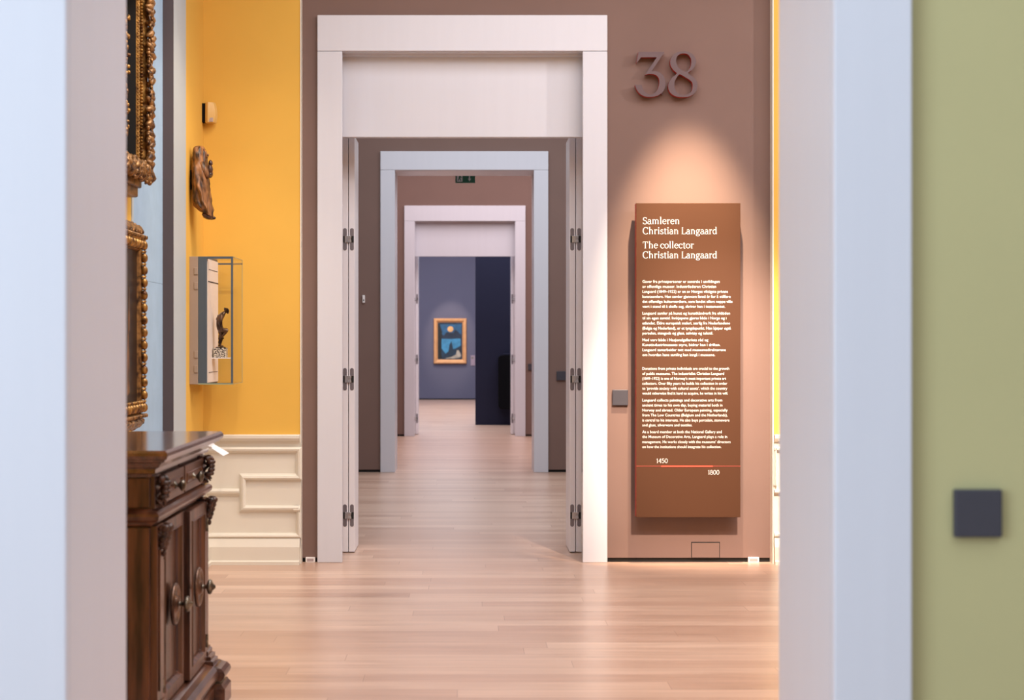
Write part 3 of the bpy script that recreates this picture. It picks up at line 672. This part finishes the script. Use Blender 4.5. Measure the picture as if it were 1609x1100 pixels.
# upper picture
PY0, PY1, PZ0, PZ1 = 7.00, 8.18, 2.20, 3.22
up = thing('framed_picture', (XL, 7.59, PZ0), 'dark picture in a carved gilt leaf frame cut off by the top edge', 'picture')
b = MB(); framesweep(b, PY0+.01, PY1-.01, PZ0+.01, PZ1-.01, [(.03, XL), (.03, XL+.05), (0.0, XL+.07), (.0, XL+.10), (.03, XL+.105), (.06, XL+.075), (.075, XL+.075), (.08, XL+.070), (.088, XL+.066), (.09, XL+.06)])
b.build('moulding', M['gold'], up, bevel=0)
b = MB()
for (y, z, a) in along(PY0, PY1, PZ0, PZ1, .028, .026)+along(PY0, PY1, PZ0, PZ1, .055, .034):
    j = random.random
    rot = Matrix.Rotation(-a, 4, 'X')
    q = Vector((XL+.105+.008*j(), y, z))
    kind = random.random()
    dn = Vector((0, math.sin(a), -math.cos(a)))   # outwards
    al = Vector((0, math.cos(a), math.sin(a)))
    if kind < .55:
        ang = random.uniform(-.9, .9); dd = (dn*math.cos(ang)+al*math.sin(ang))
        b.tube([q-dd*.034, q-dd*.012+Vector((.012, 0, 0)), q+dd*.014+Vector((.014, 0, 0)), q+dd*.034+Vector((.002, 0, 0)), q+dd*.040+al*.012-Vector((.008, 0, 0))], [.007, .016, .019, .013, .005], 8)
    elif kind < .85:
        for _ in range(6): b.ball(q+dn*random.uniform(-.03, .036)+al*random.uniform(-.018, .018)+Vector((.008, 0, 0)), random.uniform(.008, .013), sub=2)
    else:
        ph = random.uniform(0, 6)
        b.tube([q+dn*(.024*math.cos(u+ph)*(1-u/9))+al*(.024*math.sin(u+ph)*(1-u/9))+Vector((.006+.002*u, 0, 0)) for u in [i*.5 for i in range(14)]], .0075, 8)
b.displace(.002, 60); b.build('carved_leaves', M['goldwood'], up, smooth=True)
b = MB(); framesweep(b, PY0+.01, PY1-.01, PZ0+.01, PZ1-.01, [(.089, XL+.06), (.092, XL+.018)])
b.build('rebate_shade', M['black'], up)  # black inner side, the shade of the frame's rebate put into colour
b = MB()
for (y, z, a) in along(PY0, PY1, PZ0, PZ1, .070, .016):
    b.ball((XL+.082, y, z), (.008, .010, .007), Matrix.Rotation(a+.8, 4, 'X'), sub=1)
b.build('rope_band', M['gold'], up, smooth=True)
b = MB()
for (y, z, a) in along(PY0, PY1, PZ0, PZ1, .085, .018):
    b.ball((XL+.070, y, z), (.008, .007, .007), sub=1)
for (y, z, a) in along(PY0, PY1, PZ0, PZ1, .096, .018):
    b.ball((XL+.068, y, z), (.006, .005, .006), sub=1)
b.build('bead_band', M['gold'], up, smooth=True)
b = MB(); b.box(XL+.0, XL+.019, PY0+.095, PY1-.095, PZ0+.095, PZ1-.095); b.build('picture', M['dark_picture'], up)
b = MB()
for (y, z, a) in along(PY0, PY1, PZ0, PZ1, .225, .03):
    for _ in range(3): b.ball((XL+.026+.022*random.random(), y+random.uniform(-.03, .03), z+random.uniform(-.018, .018)), (random.uniform(.006, .012), random.uniform(.006, .014), random.uniform(.008, .02)), sub=1)
b.displace(.002, 80); b.build('gilded_relief', M['gold'], up, smooth=True)
b = MB(); b.box(XL+.0, XL+.055, PY0+.02, PY1-.02, PZ0-.075, PZ0+.03, bevel=.01); b.box(XL+.0, XL+.075, PY0+.04, PY1-.03, PZ0-.03, PZ0+.03, bevel=.008)
b.build('lower_ledge', M['goldwood'], up)
b = MB()
for k in range(60):
    b.ball((XL+.11+.01*random.random(), PY0+.02+(PY1-PY0-.04)*k/59, PZ0+.03+random.uniform(-.02, .02)), (.018, .018, .02), sub=2)
b.displace(.004, 50); b.build('carved_leaves', M['goldwood'], up, smooth=True)
# lower picture
LY0, LY1, LZ0, LZ1 = 7.05, 8.13, 1.06, 1.915
lo = thing('framed_picture', (XL, 7.59, LZ0), 'dark brown picture in a gilt egg-moulded frame just above the walnut cabinet', 'picture')
b = MB(); framesweep(b, LY0, LY1, LZ0, LZ1, [(.02, XL), (.0, XL+.04), (0, XL+.075), (.01, XL+.085), (.05, XL+.085), (.056, XL+.075), (.06, XL+.06)])
b.build('moulding', M['goldwood'], lo)
b = MB()
for (y, z, a) in along(LY0, LY1, LZ0, LZ1, .030, .062):
    b.ball((XL+.096, y, z), (.018, .018, .024), Matrix.Rotation(.35, 4, 'X'), sub=3)
    b.tube([(XL+.092, y-.026, z+.028), (XL+.10, y, z+.031), (XL+.092, y+.026, z+.022)], [.004, .008, .004], 8)
b.build('egg_band', M['gold'], lo, smooth=True)
for z0, sgn, nm in ((LZ1, 1, 'carved_crest'), (LZ0, -1, 'carved_crest')):
    b = MB(); b.box(XL, XL+.105, LY0-.005, LY1+.006, min(z0, z0+sgn*.018), max(z0, z0+sgn*.018), bevel=.005)
    ring_ = lambda y, k: [Vector((XL, y, z0+sgn*.018)), Vector((XL+.095*k, y, z0+sgn*.018)), Vector((XL+.105*k, y, z0+sgn*.035)), Vector((XL+.09*k, y, z0+sgn*.06)), Vector((XL+.05*k, y, z0+sgn*.078)), Vector((XL, y, z0+sgn*.08))]
    b.loops([ring_(LY0+.04, .8), ring_(LY0+.07, 1), ring_(LY1-.07, 1), ring_(LY1-.04, .8)])
    for k in range(150):
        t = random.random(); u = random.random()
        b.ball((XL+.10*(1-.5*u*u), LY0+.05+(LY1-LY0-.10)*t, z0+sgn*(.025+.05*u)), (.008, random.uniform(.006, .014), random.uniform(.005, .011)), Matrix.Rotation(random.uniform(-1, 1), 4, 'X'), sub=1)
    for k in range(64): b.ball((XL+.106, LY0+.01+(LY1-LY0-.02)*k/63, z0+sgn*.009), (.006, .0065, .011), Matrix.Rotation(.4, 4, 'X'), sub=1)
    b.build(nm, M['goldwood'], lo, smooth=False)
b = MB(); b.box(XL, XL+.066, LY0+.055, LY1-.055, LZ0+.055, LZ1-.055); b.build('canvas', M['dark_picture'], lo)
b = MB()
for (yc_, w_, z0_, z1_) in ((7.88, .05, 1.45, 1.68), (7.86, .09, 1.15, 1.47), (7.60, .16, 1.18, 1.6), (7.35, .07, 1.2, 1.5)):
    b.prism([(yc_-w_/2, z0_), (yc_+w_*.5, z0_+.02), (yc_+w_*.36, (z0_+z1_)/2), (yc_+w_*.12, z1_-.02), (yc_-.005, z1_), (yc_-w_*.3, (z0_+z1_)/2+.03)], lambda y, z: (XL+.0662, y, z), lambda y, z: (XL+.067, y, z))
b.build('painted_figures', M['old_picture'], lo)

# ---------------------------------------------------------------- carved wooden saint on the side wall
def saint():
    zt, zb = 2.607, 2.175; yc = 10.03
    r = thing('carved_figure', (XL, yc, zb), 'old carved wooden figure in a hooded robe mounted on the yellow wall', 'carving')
    b = MB(); rg = []; NZ, NA = 64, 56
    for i in range(NZ):
        t = i/(NZ-1); z = zt-(zt-zb)*t
        if t < .05: k = math.sqrt(max(.02, 1-((.05-t)/.05)**2))*.62
        elif t < .24: k = .62+.16*math.sin((t-.05)/.19*PI*.5)
        elif t < .32: k = .78+.17*(t-.24)/.08
        else: k = .95+.03*math.sin((t-.32)/.68*PI)
        if t > .9: k *= 1-.3*((t-.9)/.1)
        cx = -1.622+.028*max(0, t-.1)+.025*max(0, (t-.8)/.2)
        row = []
        for j in range(NA):
            a = 2*PI*j/NA; fx, fy = math.cos(a), math.sin(a)
            fold = 1+(.09*math.sin(7*a+3*math.sin(5*t))*min(1, max(0, (t-.25)/.15)) if fx > -.4 else 0)
            rx = (.046 if fx > 0 else .07)*k*fold; ry = .094*k*fold
            x = cx+rx*fx; zz_ = z+(-.0 if t < .8 else .0)
            nz = noise.fractal(Vector((a*1.5, t*9, 3)), 1.0, 2.0, 3)
            row.append(Vector((max(x+.007*nz, XL+.018), yc+ry*fy+.007*nz, zz_+(-.035*(fx*.5+.5)+.03)*min(1, max(0, (t-.75)/.25)))))
        rg.append(row)
    b.loops(rg)
    b.build('robe', M['saint'], r, smooth=True)
    b = MB()      # face, veil edges, arms and held child
    b.ball((-1.597, yc-.004, 2.552), (.02, .024, .032), sub=3)
    b.ball((-1.572, yc-.004, 2.549), (.006, .005, .009)); b.ball((-1.576, yc-.004, 2.535), (.005, .010, .004))
    b.displace(.002, 40); b.build('face', M['saint'], r, smooth=True)
    b = MB()
    for s_ in (-1, 1): b.tube([(-1.606, yc+s_*.02, 2.59), (-1.594, yc+s_*.034, 2.56), (-1.592, yc+s_*.04, 2.51), (-1.580, yc+s_*.045, 2.46), (-1.582, yc+s_*.04, 2.40)], [.008, .010, .011, .012, .008], 8)
    b.displace(.003, 50); b.build('veil', M['carved'], r, smooth=True)
    b = MB()
    b.tube([(-1.60, yc-.062, 2.50), (-1.585, yc-.068, 2.45), (-1.568, yc-.05, 2.415), (-1.556, yc-.015, 2.42)], [.02, .019, .016, .011], 10)
    b.tube([(-1.60, yc+.062, 2.50), (-1.585, yc+.068, 2.45), (-1.568, yc+.045, 2.43), (-1.554, yc+.01, 2.445)], [.02, .019, .016, .011], 10)
    b.displace(.004, 40); b.build('arms', M['saint'], r, smooth=True)
    b = MB(); b.ball((-1.560, yc+.018, 2.505), (.014, .015, .018)); b.ball((-1.563, yc+.016, 2.465), (.016, .022, .032)); b.ball((-1.557, yc, 2.432), (.014, .026, .014))
    b.displace(.004, 40); b.build('held_child', M['carved'], r, smooth=True)
    b = MB(); b.ball((-1.575, yc-.01, 2.178), (.036, .052, .017), Matrix.Rotation(.35, 4, 'Y')); b.ball((-1.548, yc+.02, 2.168), (.02, .022, .012)); b.displace(.006, 30)
    b.build('feet', M['carved'], r, smooth=True)
    MB().box(XL, -1.645, yc-.01, yc+.05, 2.34, 2.46).build('wall_bracket', M['blackbox'], r)
saint()

# ---------------------------------------------------------------- wall-mounted showcase with a bronze
VN, VF = 9.99, 10.42
VX0, VXa, VXb, VX1 = XL, -1.627, -1.574, -1.416
VT, VB = 1.932, 1.157
vt = thing('showcase', (XL, (VN+VF)/2, VB), 'wall-mounted glass showcase with blue-grey metal frame on the yellow side wall', 'display case')
MB().box(XL, VXa, VN, VF, VB, VT).build('wall_plate', M['taupe'], vt, bevel=.002)
for y in (426, 449, 557, 580):
    zc = EYE-(y-VY)*VN/FPX; MB().box(VXa-.024, VXa, VN-.004, VN+.006, zc-.022, zc+.022).build('bracket', M['taupe'], vt, bevel=.002)
MB().box(VXa, VXb, VN, VF, VB, VT).build('door_frame', M['vitrine'], vt, bevel=.002)
t_ = .014
for q_ in ((VXb, VX1, VN, VN+.012, VT-t_, VT), (VX1-.012, VX1, VN, VN+.012, VB, VT-t_), (VXb, VX1-.012, VN, VN+.01, VB, VB+.008), (VXb, VX1, VF-.006, VF, VT-.03, VT-.02)):
    MB().box(*q_).build('glazing_bar', M['vitrine'], vt)
b = MB(); b.box(VXb, VXb+.004, VN+.012, VF-.004, VB+.01, VT-t_); b.build('back_panel', M['beige'], vt)
for y_, h_ in ((424, .003), (443, .006), (585, .003)):
    z = EYE-(y_-VY)*10.1/FPX
    MB().box(VXb+.004, VXb+.0055, (VN+.02 if y_ == 443 else VN+.05), VF-(.004 if y_ == 443 else .03), z-h_/2, z+h_/2).build('back_slot', M['blackbox'], vt)
g = MB(); g.box(VXb+.0, VX1-.012, VN+.003, VN+.007, VB+.008, VT-t_)
g.box(VX1-.004, VX1, VN+.012, VF, VB+.004, VT-.004)
g.box(VXb+.004, VX1-.004, VF-.004, VF, VB+.004, VT-.004)
g.box(VXb, VX1-.004, VN+.01, VF, VT-.004, VT); g.box(VXb, VX1-.004, VN+.01, VF, VB, VB+.004)
g.build('glass', M['glass'], vt)
b = MB(); 
b.box(VX1-.003, VX1+.0003, VF-.003, VF+.0003, VB, VT)
b.box(VX1-.0035, VX1+.0004, VN+.012, VF, VT-.0035, VT+.0004); b.box(VX1-.0035, VX1+.0004, VN+.012, VF, VB, VB+.0035)
b.box(VXa, VX1, VN-.0005, VN+.001, VB-.001, VB+.006)
b.build('glass_edge', M['glassedge'], vt)
# shelf
YS = 10.2
ss = MB(); ss.box(VXb+.004, -1.462, YS-.045, YS+.045, 1.312, 1.3175); ss.build('shelf', M['cardwhite'], vt)
def sp(cx, cy, dy=0): return Vector(((325+cx/11-VX)*YS/FPX, YS+dy, EYE-(470+cy/11-VY)*YS/FPX))
st = thing('bronze_statuette', (sp(240, 1005).x, YS, 1.3175), 'small dark bronze nude figure bending over a raised knee on a speckled stone block', 'statuette')
c_ = sp(238, 925); MB().box(c_.x-.0385, c_.x+.0385, YS-.038, YS+.038, 1.3175, sp(0, 842).z).build('stone_block', M['stone'], st, bevel=.001)
zb_ = sp(0, 842).z
def skin_fig(name, nodes, edges, m, parent, org):
    me = bpy.data.meshes.new(name); me.from_pydata([tuple(p_-org) for p_, r_ in nodes], edges, []); o = bpy.data.objects.new(name, me); COL.objects.link(o)
    sk = o.modifiers.new('skin', 'SKIN'); sv = me.skin_vertices[0].data if me.skin_vertices else None
    if sv is None:
        bm = bmesh.new(); bm.from_mesh(me); bm.verts.layers.skin.verify(); bm.to_mesh(me); bm.free(); sv = me.skin_vertices[0].data
    for i, (p_, r_) in enumerate(nodes): sv[i].radius = tuple(1.6*q for q in (r_ if hasattr(r_, '__len__') else (r_, r_))); sv[i].use_root = (i == 0)
    sb = o.modifiers.new('sub', 'SUBSURF'); sb.levels = 2; sb.render_levels = 2
    me.materials.append(m); o.parent = parent
    for p_ in me.polygons: p_.use_smooth = True
    return o
k = 1/2790
N_ = [(sp(190, 460), (46*k, 40*k)), (sp(205, 395), (38*k, 34*k)), (sp(232, 330), (42*k, 38*k)), (sp(262, 275), (44*k, 40*k)), (sp(300, 238), 20*k), (sp(322, 222), 17*k),          # pelvis..neck 0-5
      (sp(225, 520, .012), (36*k, 34*k)), (sp(250, 620, .012), 26*k), (sp(238, 700, .012), 22*k), (sp(228, 780, .012), 13*k), (sp(232, 812, .012), 12*k), (sp(285, 812, .012), 9*k),       # standing leg 6-11
      (sp(240, 520, -.014), (36*k, 32*k)), (sp(310, 545, -.016), 30*k), (sp(362, 530, -.016), 24*k), (sp(315, 580, -.006), 21*k), (sp(270, 640, .0), 14*k), (sp(255, 668, 0), 10*k), (sp(300, 680, 0), 8*k), # raised leg 12-18
      (sp(262, 290, -.022), 20*k), (sp(258, 370, -.03), 16*k), (sp(262, 440, -.03), 14*k), (sp(275, 500, -.03), 10*k), (sp(300, 535, -.03), 8*k),  # near arm 19-23
      (sp(225, 285, .02), 19*k), (sp(160, 350, .026), 16*k), (sp(195, 375, .032), 12*k), (sp(235, 420, .034), 10*k)]
E_ = [(0,1),(1,2),(2,3),(3,4),(4,5),(0,6),(6,7),(7,8),(8,9),(9,10),(10,11),(0,12),(12,13),(13,14),(14,15),(15,16),(16,17),(17,18),(3,19),(19,20),(20,21),(21,22),(22,23),(3,24),(24,25),(25,26),(26,27)]
skin_fig('body', N_, E_, M['bronze'], st, ORG[st.name])
b = MB(); h_ = sp(345, 200); b.ball(h_, (.0145, .0115, .0165), Matrix.Rotation(-.75, 4, 'Y'), sub=3)
b.ball(h_+Vector((.010, 0, -.009)), (.005, .003, .004)); b.ball(h_+Vector((.006, 0, -.015)), (.006, .005, .005))
b.build('head', M['bronze'], st, smooth=True)
b = MB()
for i in range(5): b.tube([h_+Vector((-.014+.005*i, .013*math.cos(u), .008+.009*math.sin(u)-.001*i)) for u in [j_*PI/8 for j_ in range(9)]], .0026, 6)
b.ball(h_+Vector((-.012, 0, .006)), .006); b.build('hair', M['bronze'], st, smooth=True)
b = MB(); b.tube([sp(215, 800, .02), sp(198, 740, .02), sp(205, 680, .02), sp(200, 625, .02)], [.005, .004, .006, .004], 8); b.ball(sp(205, 800, .018), (.008, .006, .006)); b.displace(.001, 200)
b.build('tree_stump', M['bronze'], st, smooth=True)
b = MB(); b.lathe([(0, .031), (.003, .032), (.006, .027), (.008, .02)], (sp(242, 0).x, YS, zb_), (0, 0, 1)); b.build('bronze_base', M['bronze'], st, smooth=True)

# ---------------------------------------------------------------- exit sign between the second and third rooms
e0, e1 = at(715.5, 287.5, 19.1), at(746.5, 270, 19.1)
ex = thing('exit_sign', ((e0.x+e1.x)/2, 19.1, e0.z), 'small green emergency exit sign hanging just behind the second doorway head', 'sign')
MB().box(e0.x, e1.x, 19.09, 19.12, e0.z, e0.z+.115).build('plate', M['exitgreen'], ex, bevel=.002)
b = MB(); y = 19.088
def quad(mb, pts): mb.bm.faces.new([mb.bm.verts.new((e0.x+u*.228, y, e0.z+v*.115)) for u, v in pts])
quad(b, [(.08, .12), (.36, .12), (.36, .9), (.08, .9)])
b.build('door_pictogram', M['exitwhite'], ex, recalc=False); b = MB()
quad(b, [(.72, .15), (.80, .42), (.76, .42), (.68, .42), (.64, .42)]); quad(b, [(.69, .42), (.75, .42), (.75, .88), (.69, .88)])
b.build('arrow_pictogram', M['exitwhite'], ex, recalc=False)
b = MB(); y = 19.087
quad(b, [(.19, .75), (.25, .75), (.25, .84), (.19, .84)]); quad(b, [(.16, .42), (.24, .42), (.27, .7), (.19, .72)]); quad(b, [(.24, .55), (.33, .5), (.33, .57), (.25, .66)]); quad(b, [(.10, .2), (.15, .2), (.24, .44), (.19, .47)]); quad(b, [(.22, .46), (.27, .44), (.30, .2), (.25, .2)])
b.build('running_figure', M['exitgreen'], ex, recalc=False)
MB().cyl((e0.x+.05, 19.105, e0.z+.11), (e0.x+.05, 19.105, CH+.2), .004).cyl((e1.x-.05, 19.105, e0.z+.11), (e1.x-.05, 19.105, CH+.2), .004).build('suspension_wire', M['steel'], ex)

# ---------------------------------------------------------------- the last room
fx0, fx1, fz0, fz1 = (681.5-VX)*D4/FPX, (733-VX)*D4/FPX, EYE-(571.5-VY)*D4/FPX, EYE-(500.5-VY)*D4/FPX
fp = thing('framed_painting', ((fx0+fx1)/2, D4, fz0), 'blue moonlit landscape in a broad pale gilt frame on the far grey-blue wall', 'painting')
b = MB(); b.loops([[Vector((fx0+a, y, fz0+a)), Vector((fx1-a, y, fz0+a)), Vector((fx1-a, y, fz1-a)), Vector((fx0+a, y, fz1-a))] for a, y in ((0, D4), (0, D4-.05), (.02, D4-.075), (.06, D4-.07), (.10, D4-.035), (.105, D4-.03))], caps=False)
b.build('frame', M['frame_light'], fp)
MB().box(fx0+.09, fx1-.09, D4-.03, D4, fz0+.09, fz1-.09).build('canvas', mat('night_blue_paint', S(28, 58, 84), .5, nscale=5, col2=S(18, 30, 44)), fp)
FW, FH = fx1-fx0, fz1-fz0
def patch(name, pts, col, dy):
    b = MB(); b.bm.faces.new([b.bm.verts.new((fx0+u*FW, D4-.031-dy, fz0+v*FH)) for u, v in pts]); b.build(name, mat(name+'_paint', col, .5, noise_amt=.35, nscale=9), fp, recalc=False)
def blob(cx, cy, rx, ry, n=24, wob=.0): return [(cx+rx*math.cos(2*PI*i/n)*(1+wob*math.sin(5*i)), cy+ry*math.sin(2*PI*i/n)*(1+wob*math.cos(3*i))) for i in range(n)]
patch('painted_sky', [(.2, .62), (.84, .62), (.84, .87), (.2, .87)], S(40, 92, 134), .0005)
patch('painted_lake', [(.24, .34), (.36, .22), (.5, .3), (.7, .35), (.82, .4), (.82, .56), (.55, .545), (.24, .55)], S(62, 138, 184), .0005)
patch('painted_hill', [(.2, .555), (.84, .555), (.84, .64), (.66, .76), (.6, .68), (.4, .7), (.3, .62), (.2, .7)], S(28, 44, 66), .001)
patch('painted_tree', [(.13, .11), (.25, .11), (.22, .4), (.26, .7), (.18, .88), (.12, .88)], S(20, 28, 30), .0015)
patch('painted_bush', [(.42, .12), (.62, .12), (.6, .3), (.54, .5), (.48, .42)], S(24, 46, 66), .0012)
patch('painted_moon', blob(.51, .765, .088, .062), S(238, 182, 120), .0018)
patch('painted_figure', [(.34, .115), (.6, .115), (.82, .14), (.83, .2), (.76, .3), (.71, .3), (.68, .2), (.55, .155)], S(178, 170, 158), .0018)
lb = at(743, 566.5, D4)
r = thing('wall_label', (lb.x, D4, lb.z), 'small lilac-grey caption label on the far wall right of the gilt-framed painting', 'label')
MB().box(lb.x-.055, lb.x+.055, D4-.012, D4, lb.z-.13, lb.z+.13).build('card', M['lilac'], r, bevel=.002)
MB().box(lb.x-.04, lb.x+.02, D4-.0125, D4-.012, lb.z+.04, lb.z+.09).build('print', M['ink'], r)
# black rounded case on the navy partition
bx0, bx1, bz0, bz1, by = (783-VX)*28.4/FPX, 1.25, EYE-(643-VY)*28.4/FPX, EYE-(558-VY)*28.4/FPX, 28.6
r = thing('wall_case', ((bx0+bx1)/2, by, bz0), 'black round-cornered box fixed to the navy partition, partly hidden by the last door jamb', 'wall case')
b = MB(); rr = .07; poly = []
for cx_, cz_, a0 in ((bx1-rr, bz1-rr, 0), (bx0+rr, bz1-rr, 90), (bx0+rr, bz0+rr, 180), (bx1-rr, bz0+rr, 270)):
    poly += [(cx_+rr*math.cos(math.radians(a0+15*q)), cz_+rr*math.sin(math.radians(a0+15*q))) for q in range(7)]
b.prism(poly, lambda x, z: (x, by-.2, z), lambda x, z: (x, by, z)); b.build('body', M['blackbox'], r, bevel=.01)
MB().box(bx0+.08, bx1-.08, by-.14, by-.05, bz1, bz1+.03).build('lid', M['navy'], r, bevel=.01)
